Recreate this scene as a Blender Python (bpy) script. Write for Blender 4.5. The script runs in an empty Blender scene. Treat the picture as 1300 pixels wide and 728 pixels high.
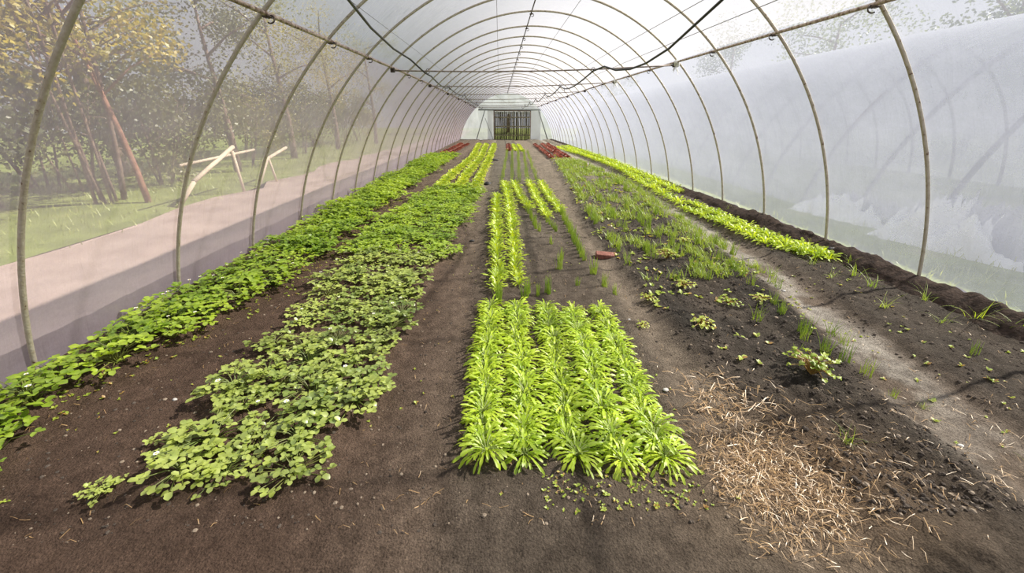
import bpy, math, random
from math import sin, cos, pi, radians, sqrt, exp
from mathutils import Vector, Matrix, noise
R = random.Random(7)
C = bpy.context.scene.collection
SC = bpy.context.scene

# ------------------------------------------------------------------ helpers
class MB:
    """collects geometry for ONE mesh"""
    def __init__(s): s.v, s.f, s.m = [], [], []
    def add(s, vs, fs, mi=0):
        b = len(s.v); s.v += [tuple(v) for v in vs]
        s.f += [tuple(i + b for i in f) for f in fs]; s.m += [mi] * len(fs)
    def box(s, lo, hi, mi=0):
        (a, b, c), (d, e, f) = lo, hi
        s.add([(a,b,c),(d,b,c),(d,e,c),(a,e,c),(a,b,f),(d,b,f),(d,e,f),(a,e,f)],
              [(0,3,2,1),(4,5,6,7),(0,1,5,4),(1,2,6,5),(2,3,7,6),(3,0,4,7)], mi)
    def tube(s, pts, r, n=8, mi=0, cap=True, taper=None):
        pts = [Vector(p) for p in pts]; k = len(pts); rings = []
        up = Vector((0.13, 0.21, 0.97))
        for i, p in enumerate(pts):
            t = (pts[min(i+1, k-1)] - pts[max(i-1, 0)]).normalized()
            a = t.cross(up)
            if a.length < .15: a = t.cross(Vector((1, .1, 0)))
            a.normalize(); b = t.cross(a)
            rr = r if taper is None else r * (1 + (taper - 1) * i / (k - 1))
            rings.append([p + (a * cos(2*pi*j/n) + b * sin(2*pi*j/n)) * rr for j in range(n)])
        vs = [v for g in rings for v in g]
        fs = [(i*n+j, i*n+(j+1) % n, (i+1)*n+(j+1) % n, (i+1)*n+j) for i in range(k-1) for j in range(n)]
        if cap: fs += [tuple(range(n-1, -1, -1)), tuple((k-1)*n+j for j in range(n))]
        s.add(vs, fs, mi)
    def mesh(s, name, mats, smooth=True):
        me = bpy.data.meshes.new(name); me.from_pydata(s.v, [], s.f)
        for m in (mats if isinstance(mats, (list, tuple)) else [mats]): me.materials.append(m)
        if any(s.m): me.polygons.foreach_set('material_index', s.m)
        me.polygons.foreach_set('use_smooth', [smooth] * len(s.f)); me.update(); return me

def ob(name, me, parent=None, loc=(0,0,0), rot=(0,0,0), sc=1):
    o = bpy.data.objects.new(name, me); C.objects.link(o)
    o.location = loc; o.rotation_euler = rot; o.scale = (sc,) * 3 if not isinstance(sc, tuple) else sc
    if parent: o.parent = parent
    return o
def tag(o, label=None, cat=None, group=None, kind=None):
    for k, v in (('label', label), ('category', cat), ('group', group), ('kind', kind)):
        if v: o[k] = v
    return o
def struct(name, me, label=None, **kw): return tag(ob(name, me, **kw), label, 'setting' if label else None, kind='structure')
def copy_tree(o, parent=None):
    c = o.copy(); C.objects.link(c)
    if parent: c.parent = parent
    for ch in o.children: copy_tree(ch, c)
    return c
ORD = 'nearest second third fourth fifth sixth seventh eighth ninth tenth eleventh twelfth thirteenth fourteenth fifteenth sixteenth seventeenth eighteenth nineteenth twentieth'.split()
def nth(i):
    if i < 20: return ORD[i]
    n = i + 1; t = {1:'st',2:'nd',3:'rd'}.get(n % 10, 'th') if n % 100 not in (11,12,13) else 'th'
    return '%d%s' % (n, t)
def sm(a, b, x):
    t = min(1, max(0, (x - a) / (b - a))) if a != b else float(x > a); return t*t*(3-2*t)
def band(x, a, b, w): return sm(a - w, a + w, x) * (1 - sm(b - w, b + w, x))
def lerp(pts, y):
    if y <= pts[0][0]: return pts[0][1]
    for (a, u), (b, v) in zip(pts, pts[1:]):
        if y <= b: return u + (v - u) * (y - a) / (b - a)
    return pts[-1][1]

# ------------------------------------------------------------------ materials
def nodes(name):
    m = bpy.data.materials.new(name); m.use_nodes = True
    nt = m.node_tree; nt.nodes.clear()
    def N(t, **kw):
        n = nt.nodes.new(t)
        for k, v in kw.items():
            if k in n.inputs: n.inputs[k].default_value = v
            else: setattr(n, k, v)
        return n
    def L(a, b): nt.links.new(a, b)
    out = N('ShaderNodeOutputMaterial')
    return m, N, L, out
def ramp(N, pts):
    n = N('ShaderNodeValToRGB'); e = n.color_ramp.elements
    while len(e) < len(pts): e.new(.5)
    for el, (p, c) in zip(e, pts): el.position = p; el.color = (*c, 1)
    return n
def mat_simple(name, cols, scale=8, rough=.6, metal=0, bump=0, bscale=40, detail=4, spec=.4):
    m, N, L, out = nodes(name)
    tc = N('ShaderNodeTexCoord'); nz = N('ShaderNodeTexNoise', Scale=scale, Detail=detail)
    L(tc.outputs['Object'], nz.inputs['Vector'])
    rp = ramp(N, cols); L(nz.outputs['Fac'], rp.inputs[0])
    p = N('ShaderNodeBsdfPrincipled', Roughness=rough, Metallic=metal); p.inputs['Specular IOR Level'].default_value = spec
    L(rp.outputs[0], p.inputs['Base Color'])
    if bump:
        n2 = N('ShaderNodeTexNoise', Scale=bscale, Detail=5); L(tc.outputs['Object'], n2.inputs['Vector'])
        b = N('ShaderNodeBump', Strength=bump, Distance=.02); L(n2.outputs['Fac'], b.inputs['Height']); L(b.outputs[0], p.inputs['Normal'])
    L(p.outputs[0], out.inputs[0]); return m
def mat_leaf(name, c1, c2, trans=.4, tcol=None, rough=.45, gloss=.05, scale=14):
    """leaf blade: diffuse + translucent + a thin gloss, tint varied per plant and across it"""
    m, N, L, out = nodes(name)
    oi = N('ShaderNodeObjectInfo'); tc = N('ShaderNodeTexCoord')
    nz = N('ShaderNodeTexNoise', Scale=scale, Detail=2); L(tc.outputs['Object'], nz.inputs['Vector'])
    ad = N('ShaderNodeMath', operation='MULTIPLY_ADD'); L(oi.outputs['Random'], ad.inputs[0]); ad.inputs[1].default_value = .45
    L(nz.outputs['Fac'], ad.inputs[2])
    rp = ramp(N, [(.38, c1), (.95, c2)]); L(ad.outputs[0], rp.inputs[0])
    d = N('ShaderNodeBsdfDiffuse'); L(rp.outputs[0], d.inputs['Color'])
    t = N('ShaderNodeBsdfTranslucent')
    mx = N('ShaderNodeMix', data_type='RGBA', blend_type='MULTIPLY'); mx.inputs[0].default_value = 1
    L(rp.outputs[0], mx.inputs[6]); mx.inputs[7].default_value = (*(tcol or (1.25, 1.2, .6)), 1)
    L(mx.outputs[2], t.inputs['Color'])
    a = N('ShaderNodeMixShader'); a.inputs[0].default_value = trans; L(d.outputs[0], a.inputs[1]); L(t.outputs[0], a.inputs[2])
    g = N('ShaderNodeBsdfGlossy', Roughness=rough); g.inputs['Color'].default_value = (1, 1, .95, 1)
    b = N('ShaderNodeMixShader'); b.inputs[0].default_value = gloss; L(a.outputs[0], b.inputs[1]); L(g.outputs[0], b.inputs[2])
    L(b.outputs[0], out.inputs[0]); return m
def mat_film(name, tau, tint, scat, gl=.04, dirt=.25, trans_share=.6, tcol=(1, 1, 1)):
    """polythene: straight-through light falls off with the path length inside the sheet, the rest is scattered both ways"""
    m, N, L, out = nodes(name)
    ge = N('ShaderNodeNewGeometry'); tc = N('ShaderNodeTexCoord')
    dot = N('ShaderNodeVectorMath', operation='DOT_PRODUCT'); L(ge.outputs['Incoming'], dot.inputs[0]); L(ge.outputs['Normal'], dot.inputs[1])
    ab = N('ShaderNodeMath', operation='ABSOLUTE'); L(dot.outputs['Value'], ab.inputs[0])
    mxm = N('ShaderNodeMath', operation='MAXIMUM'); L(ab.outputs[0], mxm.inputs[0]); mxm.inputs[1].default_value = .12
    iv = N('ShaderNodeMath', operation='DIVIDE'); iv.inputs[0].default_value = 1; L(mxm.outputs[0], iv.inputs[1])
    pw = N('ShaderNodeMath', operation='POWER'); pw.inputs[0].default_value = tau; L(iv.outputs[0], pw.inputs[1])
    mp = N('ShaderNodeMapping'); mp.inputs['Scale'].default_value = (1.2, .5, 1.2); L(tc.outputs['Object'], mp.inputs[0])
    nz = N('ShaderNodeTexNoise', Scale=1.6, Detail=9, Roughness=.72); L(mp.outputs[0], nz.inputs['Vector'])
    nf = N('ShaderNodeTexNoise', Scale=55, Detail=3, Roughness=.7); L(tc.outputs['Object'], nf.inputs['Vector'])
    sm1 = N('ShaderNodeMath', operation='MULTIPLY_ADD'); L(nf.outputs['Fac'], sm1.inputs[0]); sm1.inputs[1].default_value = .35; L(nz.outputs['Fac'], sm1.inputs[2])
    mr = N('ShaderNodeMapRange'); mr.inputs['From Min'].default_value = .45; mr.inputs['From Max'].default_value = .95
    mr.inputs['To Min'].default_value = 1; mr.inputs['To Max'].default_value = 1 - dirt; L(sm1.outputs[0], mr.inputs[0])
    fac = N('ShaderNodeMath', operation='MULTIPLY'); L(pw.outputs[0], fac.inputs[0]); L(mr.outputs[0], fac.inputs[1])
    tr = N('ShaderNodeBsdfTransparent'); tr.inputs[0].default_value = (*tcol, 1)
    df = N('ShaderNodeBsdfDiffuse'); df.inputs[0].default_value = (*tint, 1)
    tl = N('ShaderNodeBsdfTranslucent'); tl.inputs[0].default_value = (*scat, 1)
    wn = N('ShaderNodeTexNoise', Scale=2.2, Detail=6, Roughness=.6, Distortion=.6)
    mp2 = N('ShaderNodeMapping'); mp2.inputs['Scale'].default_value = (.7, 2.6, .5); L(tc.outputs['Object'], mp2.inputs[0]); L(mp2.outputs[0], wn.inputs['Vector'])
    bp = N('ShaderNodeBump', Strength=.5, Distance=.06); L(wn.outputs['Fac'], bp.inputs['Height'])
    L(bp.outputs[0], df.inputs['Normal']); L(bp.outputs[0], tl.inputs['Normal'])
    s1 = N('ShaderNodeMixShader'); s1.inputs[0].default_value = trans_share; L(df.outputs[0], s1.inputs[1]); L(tl.outputs[0], s1.inputs[2])
    s2 = N('ShaderNodeMixShader'); L(fac.outputs[0], s2.inputs[0]); L(s1.outputs[0], s2.inputs[1]); L(tr.outputs[0], s2.inputs[2])
    g = N('ShaderNodeBsdfGlossy', Roughness=.35); L(bp.outputs[0], g.inputs['Normal'])
    s3 = N('ShaderNodeMixShader'); s3.inputs[0].default_value = gl; L(s2.outputs[0], s3.inputs[1]); L(g.outputs[0], s3.inputs[2])
    L(s3.outputs[0], out.inputs[0]); return m
def mat_soil():
    m, N, L, out = nodes('soil')
    at = N('ShaderNodeAttribute', attribute_name='soil_kind'); tc = N('ShaderNodeTexCoord')
    n1 = N('ShaderNodeTexNoise', Scale=9, Detail=8, Roughness=.75); L(tc.outputs['Object'], n1.inputs['Vector'])
    n2 = N('ShaderNodeTexNoise', Scale=70, Detail=5, Roughness=.8); L(tc.outputs['Object'], n2.inputs['Vector'])
    n3 = N('ShaderNodeTexVoronoi', Scale=95); L(tc.outputs['Object'], n3.inputs['Vector'])
    r1 = ramp(N, [(.3, (.55, .53, .52)), (.7, (1.35, 1.35, 1.35))]); L(n1.outputs['Fac'], r1.inputs[0])
    r2 = ramp(N, [(.30, (.26, .25, .24)), (.46, (.9, .9, .9)), (.58, (1.1, 1.1, 1.1)), (.72, (1.8, 1.76, 1.66))]); L(n2.outputs['Fac'], r2.inputs[0])
    a = N('ShaderNodeMix', data_type='RGBA', blend_type='MULTIPLY'); a.inputs[0].default_value = 1
    L(at.outputs['Color'], a.inputs[6]); L(r1.outputs[0], a.inputs[7])
    b = N('ShaderNodeMix', data_type='RGBA', blend_type='MULTIPLY'); b.inputs[0].default_value = 1
    L(a.outputs[2], b.inputs[6]); L(r2.outputs[0], b.inputs[7])
    p = N('ShaderNodeBsdfPrincipled', Roughness=.9); p.inputs['Specular IOR Level'].default_value = .12
    L(b.outputs[2], p.inputs['Base Color'])
    h = N('ShaderNodeMath', operation='MULTIPLY_ADD'); L(n3.outputs['Distance'], h.inputs[0]); h.inputs[1].default_value = -.5; L(n2.outputs['Fac'], h.inputs[2])
    h2 = N('ShaderNodeMath', operation='ADD'); L(h.outputs[0], h2.inputs[0]); L(n1.outputs['Fac'], h2.inputs[1])
    bp = N('ShaderNodeBump', Strength=1, Distance=.024); L(h2.outputs[0], bp.inputs['Height']); L(bp.outputs[0], p.inputs['Normal'])
    L(p.outputs[0], out.inputs[0]); return m

M = {}
M['soil'] = mat_soil()
M['clod'] = mat_simple('clod_soil', [(.3, (.045, .036, .03)), (.7, (.13, .105, .085))], 30, .95, bump=.5, bscale=120, spec=.1)
M['clod_dry'] = mat_simple('dry_clod', [(.3, (.17, .13, .095)), (.7, (.36, .29, .22))], 30, .95, spec=.1)
M['ridge'] = mat_simple('shaded_ridge_soil', [(.3, (.022, .016, .013)), (.7, (.075, .052, .04))], 18, .95, bump=.9, bscale=50, spec=.1)  # ridge soil with its backlit shade put into the darker colour
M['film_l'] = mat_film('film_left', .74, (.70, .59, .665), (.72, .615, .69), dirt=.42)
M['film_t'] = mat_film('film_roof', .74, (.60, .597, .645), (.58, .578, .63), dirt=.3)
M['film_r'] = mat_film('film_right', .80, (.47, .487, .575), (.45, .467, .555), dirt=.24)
M['film_e'] = mat_film('film_end', .18, (.72, .75, .78), (.74, .77, .81), dirt=.3)
M['film_white'] = mat_film('film_jamb', .2, (.9, .9, .9), (.92, .93, .94), dirt=.2)
M['film_far'] = mat_film('film_neighbour', .38, (.56, .58, .66), (.36, .375, .43), dirt=.3, trans_share=.45)
M['tube'] = mat_simple('weathered_tube', [(.29, (.15, .085, .05)), (.35, (.42, .36, .27)), (.6, (.50, .445, .355)), (.75, (.58, .53, .45))], 30, .5, .15, .3, 90)
M['rail'] = mat_simple('rusty_rail', [(.36, (.14, .08, .05)), (.5, (.42, .32, .25)), (.7, (.62, .52, .44))], 22, .45, .2, .3, 80)
M['bar'] = mat_simple('brown_bar', [(.35, (.16, .12, .1)), (.6, (.33, .27, .24)), (.75, (.45, .38, .34))], 15, .5, .2)
M['clip'] = mat_simple('dark_clip', [(.3, (.03, .022, .018)), (.7, (.12, .09, .07))], 40, .5, .3)
M['wire'] = mat_simple('wire', [(.3, (.16, .15, .15)), (.7, (.3, .29, .29))], 10, .5, .3)
M['hose'] = mat_simple('black_hose', [(.3, (.008, .008, .009)), (.7, (.02, .02, .022))], 10, .4)
M['tie'] = mat_simple('white_tie', [(.3, (.6, .58, .52)), (.7, (.85, .84, .8))], 20, .5)
M['beam'] = mat_simple('grey_beam', [(.3, (.2, .22, .2)), (.7, (.33, .35, .32))], 6, .6)
M['slat'] = mat_simple('dark_slat', [(.3, (.028, .026, .013)), (.55, (.075, .066, .035)), (.75, (.3, .26, .16))], 16, .8)
M['slat_pale'] = mat_simple('pale_slat', [(.3, (.06, .055, .03)), (.5, (.2, .18, .1)), (.75, (.5, .45, .3))], 9, .8)
M['brick'] = mat_simple('brick', [(.3, (.16, .058, .04)), (.6, (.27, .11, .08)), (.75, (.4, .24, .19))], 20, .85, bump=.5, bscale=90)
M['petiole'] = mat_leaf('stalk_green', (.13, .2, .03), (.24, .25, .06), .25)
M['straw_a'] = mat_leaf('strawberry_lush', (.17, .30, .015), (.46, .60, .05), .38, (1.4, 1.35, .5), gloss=.09, rough=.38)
M['straw_b'] = mat_leaf('strawberry_pale', (.16, .24, .035), (.50, .58, .12), .34, (1.25, 1.25, .55), gloss=.1, rough=.38)
M['rocket'] = mat_leaf('rocket_leaf', (.30, .46, .012), (.60, .74, .055), .42, (1.35, 1.25, .45), gloss=.05)
M['rocket_rib'] = mat_leaf('rocket_rib', (.42, .52, .14), (.6, .68, .28), .3)
M['greens'] = mat_leaf('greens_leaf', (.33, .48, .015), (.60, .72, .06), .42, (1.35, 1.25, .45))
M['lettuce'] = mat_leaf('lettuce_leaf', (.36, .5, .035), (.64, .72, .12), .4, (1.3, 1.2, .5))
M['red'] = mat_leaf('red_leaf', (.17, .055, .04), (.36, .15, .10), .35, (1.6, .8, .6))
M['onion'] = mat_leaf('onion_leaf', (.28, .44, .03), (.56, .68, .09), .35, (1.3, 1.25, .45), gloss=.07)
M['grass'] = mat_leaf('grass_leaf', (.20, .32, .03), (.46, .54, .10), .35)
M['yellow'] = mat_leaf('yellowing_leaf', (.26, .38, .03), (.60, .66, .12), .4)
M['rust'] = mat_leaf('rusty_leaf', (.4, .2, .05), (.5, .34, .1), .3)
M['petal'] = mat_simple('petal', [(.3, (.85, .85, .8)), (.7, (.92, .92, .9))], 10, .6)
M['eye'] = mat_simple('flower_eye', [(.3, (.6, .45, .05)), (.7, (.7, .6, .1))], 10, .6)
M['straw'] = mat_leaf('dry_straw', (.20, .09, .03), (.62, .40, .17), .2, (1, 1, 1), gloss=.08, scale=30)
M['stone'] = mat_simple('pale_stone', [(.3, (.4, .38, .35)), (.7, (.62, .6, .57))], 12, .8)
M['black'] = mat_simple('black_scrap', [(.3, (.012, .012, .012)), (.7, (.04, .036, .034))], 9, .6)
M['bark'] = mat_simple('bark', [(.3, (.13, .085, .06)), (.7, (.34, .24, .18))], 9, .9)
M['bark_red'] = mat_simple('bark_red', [(.3, (.22, .10, .06)), (.7, (.42, .22, .14))], 9, .9)
M['bark_pale'] = mat_simple('bark_pale', [(.3, (.4, .34, .26)), (.7, (.66, .6, .5))], 6, .9)
M['timber'] = mat_simple('timber', [(.3, (.62, .5, .36)), (.7, (.8, .68, .5))], 5, .8)
M['leaf_olive'] = mat_leaf('tree_olive', (.14, .16, .03), (.42, .38, .06), .4, scale=.9)
M['leaf_gold'] = mat_leaf('tree_gold', (.26, .24, .04), (.66, .52, .10), .45, scale=.9)
M['leaf_dark'] = mat_leaf('tree_dark', (.09, .11, .035), (.24, .23, .08), .3, scale=.9)
M['leaf_blue'] = mat_leaf('tree_grey', (.10, .13, .09), (.22, .26, .16), .3, scale=.9)
M['sheet'] = mat_film('white_sheet', .04, (.97, .96, .95), (.97, .96, .95), dirt=.1, trans_share=.3)

# ------------------------------------------------------------------ camera
F_PX, PITCH, YAW, ROLL, EYE = 523.92, .397, .0297, .0044, 1.75
fw = Vector((sin(YAW)*cos(PITCH), cos(YAW)*cos(PITCH), -sin(PITCH)))
rt = Vector((cos(YAW), -sin(YAW), 0)); up = rt.cross(fw)
rt2 = rt*cos(ROLL) + up*sin(ROLL); up2 = up*cos(ROLL) - rt*sin(ROLL)
cam = bpy.data.cameras.new('camera'); cam.sensor_width = 36; cam.lens = F_PX / 1300 * 36; cam.clip_end = 400; cam.clip_start = .02
co = bpy.data.objects.new('camera', cam); C.objects.link(co)
co.matrix_world = Matrix(((rt2.x, up2.x, -fw.x, 0), (rt2.y, up2.y, -fw.y, 0), (rt2.z, up2.z, -fw.z, EYE), (0, 0, 0, 1)))
SC.camera = co

# ------------------------------------------------------------------ the tunnel's shape
END_Y = 37.2
def zo(y): return -.33 * (max(0, y - 9) / 28) ** 1.5      # the ground dips gently towards the far end
def prof(deg, off=0):
    """cross-section of the arch: an oval leaning a little, angle in degrees"""
    a, b, z0, xc, e, phi = 3.9344, 4.3651, -.7398, .5759, 1.9326, -.1708
    th = radians(deg); c, s = cos(th), sin(th)
    r = (abs(c/a)**e + abs(s/b)**e) ** (-1/e) + off
    x, z = r*c, r*s; c, s = cos(phi), sin(phi)
    return c*x - s*z + xc, s*x + c*z + z0
A_R, A_L = 19.0, 181.0         # where the arch meets the soil
TH_RAIL_R, TH_RAIL_L, TH_RIDGE = 62.6, 136.9, 99.0

# ------------------------------------------------------------------ soil
B2L = [(1.4, -1.8), (2.6, -1.85), (4.8, -1.9), (6.7, -2.0), (8.6, -1.88), (10.5, -1.6), (28.5, -1.45)]
B2R = [(1.4, -.93), (2.2, -.82), (3.2, -.8), (4.3, -.82), (5.4, -.62), (7.8, -.53), (10, -.45), (28.5, -.3)]
B1R = [(1.5, -3.1), (2.1, -2.9), (2.8, -2.75), (4, -2.42), (9, -2.32), (13.5, -2.22), (20.5, -1.85), (29, -1.7)]
RBL = [(1.5, 1.72), (2.6, 1.5), (4.5, 1.45), (6.6, 1.43), (10.5, 1.7), (18.6, 2.2), (28, 2.3)]
SPL = [(1.5, 2.5), (2, 2.52), (2.85, 2.72), (4.5, 3.0), (6.6, 3.06), (12, 3.45), (18, 3.2), (28, 3.3)]
SPR = [(1.7, 2.98), (2.2, 3.04), (2.9, 3.12), (4.5, 3.36), (6.6, 3.46), (12, 3.75), (18, 3.6), (28, 3.6)]
def nz(x, y, s, k=0): return noise.noise(Vector((x*s, y*s, k)))
def soil(x, y):
    """height of the soil inside the tunnel and its colour (albedo) at a spot"""
    w = .08 + .06 * nz(x, y, 1.3, 3)
    bed1 = 1 - sm(lerp(B1R, y) - .1, lerp(B1R, y) + .1, x)
    bed2 = band(x, lerp(B2L, y), lerp(B2R, y), .1)
    bedc = band(x, -.28, 1.2, .1)
    bedr = band(x, lerp(RBL, y), lerp(SPL, y), .13)
    sand = band(x + .12*nz(x, y, 2, 9), lerp(SPL, y), lerp(SPR, y), .12)
    bedrr = sm(lerp(SPR, y), lerp(SPR, y) + .25, x)
    h = .055*bed1 + .04*bed2 + .035*bedc + .06*bedr + .07*bedrr
    rough = .35 + 1.0*bedr + .5*bedrr + .25*bedc
    n1 = nz(x, y, 2.1, 1); n2 = noise.fractal(Vector((x*9, y*9, 5)), .9, 2.1, 4); n3 = nz(x, y, 4.7, 2)
    h += .022*n1 + rough*(.023*n2 + .026*max(0, n3))
    near = 1 - sm(3.0, 7.0, y)
    brown = Vector((.128, .083, .060)); grey = Vector((.265, .225, .172)); sandc = Vector((.47, .43, .37)); blk = Vector((.050, .044, .036)); tan = Vector((.235, .19, .142))
    col = brown.lerp(grey, sm(-1.2, .2, x) * (.42 + .5*sm(3, 9, y)) + .45*sm(6, 16, y))
    col = col.lerp(tan, band(x, .95, lerp(RBL, y), .12) * .75)
    col = col.lerp(blk, (bedr * (.95 - .55*sm(5, 11, y)) + bedrr*(.8 - .5*sm(7, 13, y))) * (.85 + .3*n1))
    col = col.lerp(blk, bedc * .42)
    col = col.lerp(sandc, sand * (.78 - .5*sm(3.0, 1.7, y)) * sm(-.55, .1, nz(x, y, 3.1, 77) + .35*n2))
    col = col.lerp(Vector((.25, .16, .09)), .6 * exp(-(((x - 1.55)/.55)**2 + ((y - 1.55)/.45)**2)))
    col *= 1 + .22*nz(x, y, 1.7, 11) + .16*n2
    return h + zo(y), col
def gz(x, y): return soil(x, y)[0]

def build_soil():
    xs = [-3.75 + 8.27*i/410 for i in range(411)]
    ys = [.35]
    while ys[-1] < END_Y + .6: ys.append(ys[-1] + max(.013, .0105*ys[-1]))
    v, cols = [], []
    for y in ys:
        for x in xs:
            h, c = soil(x, y); v.append((x, y, h)); cols += [c.x, c.y, c.z, 1]
    n = len(xs)
    f = [(j*n+i, j*n+i+1, (j+1)*n+i+1, (j+1)*n+i) for j in range(len(ys)-1) for i in range(n-1)]
    me = bpy.data.meshes.new('floor'); me.from_pydata(v, [], f); me.materials.append(M['soil'])
    at = me.color_attributes.new('soil_kind', 'FLOAT_COLOR', 'POINT'); at.data.foreach_set('color', cols)
    me.polygons.foreach_set('use_smooth', [True]*len(f)); me.update()
    struct('floor', me)
build_soil()
# the soil behind the camera, plain
mb = MB(); mb.box((-3.75, -2.5, -.3), (5.3, .36, -.005)); struct('floor_2', mb.mesh('floor_2', M['clod']))

# ------------------------------------------------------------------ polythene skin
def skin(name, a0, a1, mat, n):
    mb = MB(); ys = [-1.6 + .346*i for i in range(int((END_Y + 1.6)/.346) + 1)] + [END_Y]
    vs = []
    for y in ys:
        sag = .5 - .5*cos(2*pi*(y - 2.6)/1.384)
        for k in range(n + 1):
            a = a0 + (a1 - a0)*k/n
            x, z = prof(a, .03 - .012*sag + .006*nz(a*.12, y, 1.1, 4))
            vs.append((x, y, z + zo(y)))
    m = n + 1
    mb.add(vs, [(j*m+i, j*m+i+1, (j+1)*m+i+1, (j+1)*m+i) for j in range(len(ys)-1) for i in range(n)])
    struct(name, mb.mesh(name, mat))
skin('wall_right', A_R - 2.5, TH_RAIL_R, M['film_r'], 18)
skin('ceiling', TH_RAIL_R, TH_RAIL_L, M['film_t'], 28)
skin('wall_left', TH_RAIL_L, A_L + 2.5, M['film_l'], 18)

# ------------------------------------------------------------------ hoops with their rail clips
def hook_bm(x, z, side):
    mb = MB(); pts = []
    for i in range(15):
        a = -2.2 + 5.0*i/14; pts.append((x + side*.02 + .03*cos(a)*side, -.024 + .004*i, z - .036 + .03*sin(a)))
    mb.tube(pts, .006, 6); mb.box((x-.03, -.028, z-.026), (x+.03, .028, z-.014)); return mb
N_HOOP = 26
dd = [-.058, -.028, -.053, -.012, -.003, -.019, .069, .006]
mb = MB(); mb.tube([(prof(a)[0], 0, prof(a)[1]) for a in [A_R + 1 + (A_L - A_R - 2)*i/72 for i in range(73)]], .0165, 10)
hoop_me = mb.mesh('tunnel_hoop', M['tube'])
xl, zl = prof(TH_RAIL_L, -.033); xr, zr = prof(TH_RAIL_R, -.033); xg, zg = prof(TH_RIDGE, -.03)
clip_l, clip_r, clip_g = [hook_bm(x, z, s).mesh('rail_clip', M['clip']) for x, z, s in ((xl, zl, 1), (xr, zr, -1), (xg, zg, 1))]
hoop_ys = []
proto = None
for i in range(N_HOOP):
    y = 2.603 + 1.384*i + (dd[i] if i < len(dd) else R.uniform(-.03, .03))
    if y > END_Y: break
    hoop_ys.append(y)
    if proto is None:
        h = proto = ob('tunnel_hoop', hoop_me)
        for c in (clip_l, clip_r, clip_g): ob('rail_clip', c, h)
    else: h = copy_tree(proto)
    h.location = (0, y, zo(y)); h.rotation_euler.z = 0
    tag(h, 'weathered steel tunnel hoop, %s of the hoops counted from the open near end' % (nth(i) if i else 'first'), 'hoop', 'steel hoops carrying the plastic')
def along(off_x, off_z, y0, y1, step=.7):
    n = int((y1 - y0)/step); return [(off_x, y0 + (y1-y0)*i/n, off_z + zo(y0 + (y1-y0)*i/n)) for i in range(n+1)]
mb = MB(); mb.tube(along(xl, zl, 1.4, END_Y - .1), .018, 8)
tag(ob('hip_rail', mb.mesh('hip_rail', M['rail'])), 'long rusty rail clipped under the hoops along the left shoulder of the tunnel', 'rail')
mb = MB(); mb.tube(along(xr, zr, 1.4, END_Y - .1), .018, 8)
tag(ob('hip_rail', mb.mesh('hip_rail', M['rail'])), 'long rusty rail under the hoops along the right shoulder, white ties on it', 'rail')
mb = MB(); mb.tube(along(xg, zg, 1.4, END_Y - .1), .012, 8)
tag(ob('ridge_rail', mb.mesh('ridge_rail', M['clip'])), 'rusty ridge rail running along the top of the tunnel roof', 'rail')
for k, (a, lab) in enumerate(((130.2, 'thin roof wire high above the left shoulder rail'), (108, 'thin roof wire just left of the ridge rail'), (89, 'thin roof wire just right of the ridge rail'),
              (72.5, 'thin roof wire midway between ridge and right shoulder rail'), (67.3, 'thin roof wire close above the right shoulder rail'))):
    x, z = prof(a, -.019); mb = MB(); mb.tube(along(x, z, 1.4, END_Y - .2, 1.4), .0045 if k else .003, 5)
    tag(ob('roof_wire', mb.mesh('roof_wire', M['wire'])), lab, 'wire', 'wires under the roof')
bars = []
for k, i in enumerate(range(4, len(hoop_ys), 3)):
    y = hoop_ys[i] + .03; bars.append(y); z0_ = zo(y)
    mb = MB(); mb.tube([(xl + (xr - xl)*t/12, y, zl + .0 + (zr - zl)*t/12 - .045 - .05*sin(pi*t/12) + z0_) for t in range(13)], .0125, 8)
    o = ob('crossbar', mb.mesh('crossbar', M['bar']))
    for x, z in ((xl, zl), (xr, zr)):
        mb = MB(); mb.box((x-.035, y-.025, z-.075+z0_), (x+.035, y+.025, z-.02+z0_)); ob('bracket', mb.mesh('bracket', M['clip'], False), o)
    tag(o, 'brown crossbar spanning rail to rail, %s from the camera end' % ('first' if not k else nth(k)), 'crossbar', 'crossbars between the shoulder rails')

# irrigation hoses slung under the roof
def bar_z(x, y): t = (x - xl)/(xr - xl); return zl + (zr - zl)*t - .045 - .05*sin(pi*t) + zo(y) - .028
def hose(first, xs, lab, sag):
    pts = [Vector(p) for p in first]
    for k in range(len(bars) - 1):
        y0, y1 = bars[k], bars[k+1]; x0, x1 = xs[k % len(xs)], xs[(k+1) % len(xs)]
        for i in range(0 if k else 1, 11):
            t = i/10; x = x0 + (x1 - x0)*t; y = y0 + (y1 - y0)*t
            pts.append(Vector((x, y, (1-t)*bar_z(x0, y0) + t*bar_z(x1, y1) - sag*4*t*(1-t)*(.6 + .8*t))))
    mb = MB(); mb.tube(pts, .0145, 8); o = ob('irrigation_hose', mb.mesh('irrigation_hose', M['hose']))
    for k, y in enumerate(bars):                                  # tie and dripper at each bar
        x = xs[k % len(xs)]; z = bar_z(x, y); m2 = MB()
        m2.tube([(x + .03*cos(a), y, z + .026 + .04*sin(a)) for a in [2*pi*j/10 for j in range(11)]], .005, 5)
        ob('tie', m2.mesh('tie', M['clip']), o)
        if k:
            m2 = MB(); m2.tube([(x, y-.8, bar_z(x, y-.8) - sag*.7 + .01), (x, y-.8, bar_z(x, y-.8) - sag*.7 - .07)], .011, 6, taper=.5)
            ob('dripper', m2.mesh('dripper', M['hose']), o)
    return tag(o, lab, 'hose', 'irrigation hoses under the roof')
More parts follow.
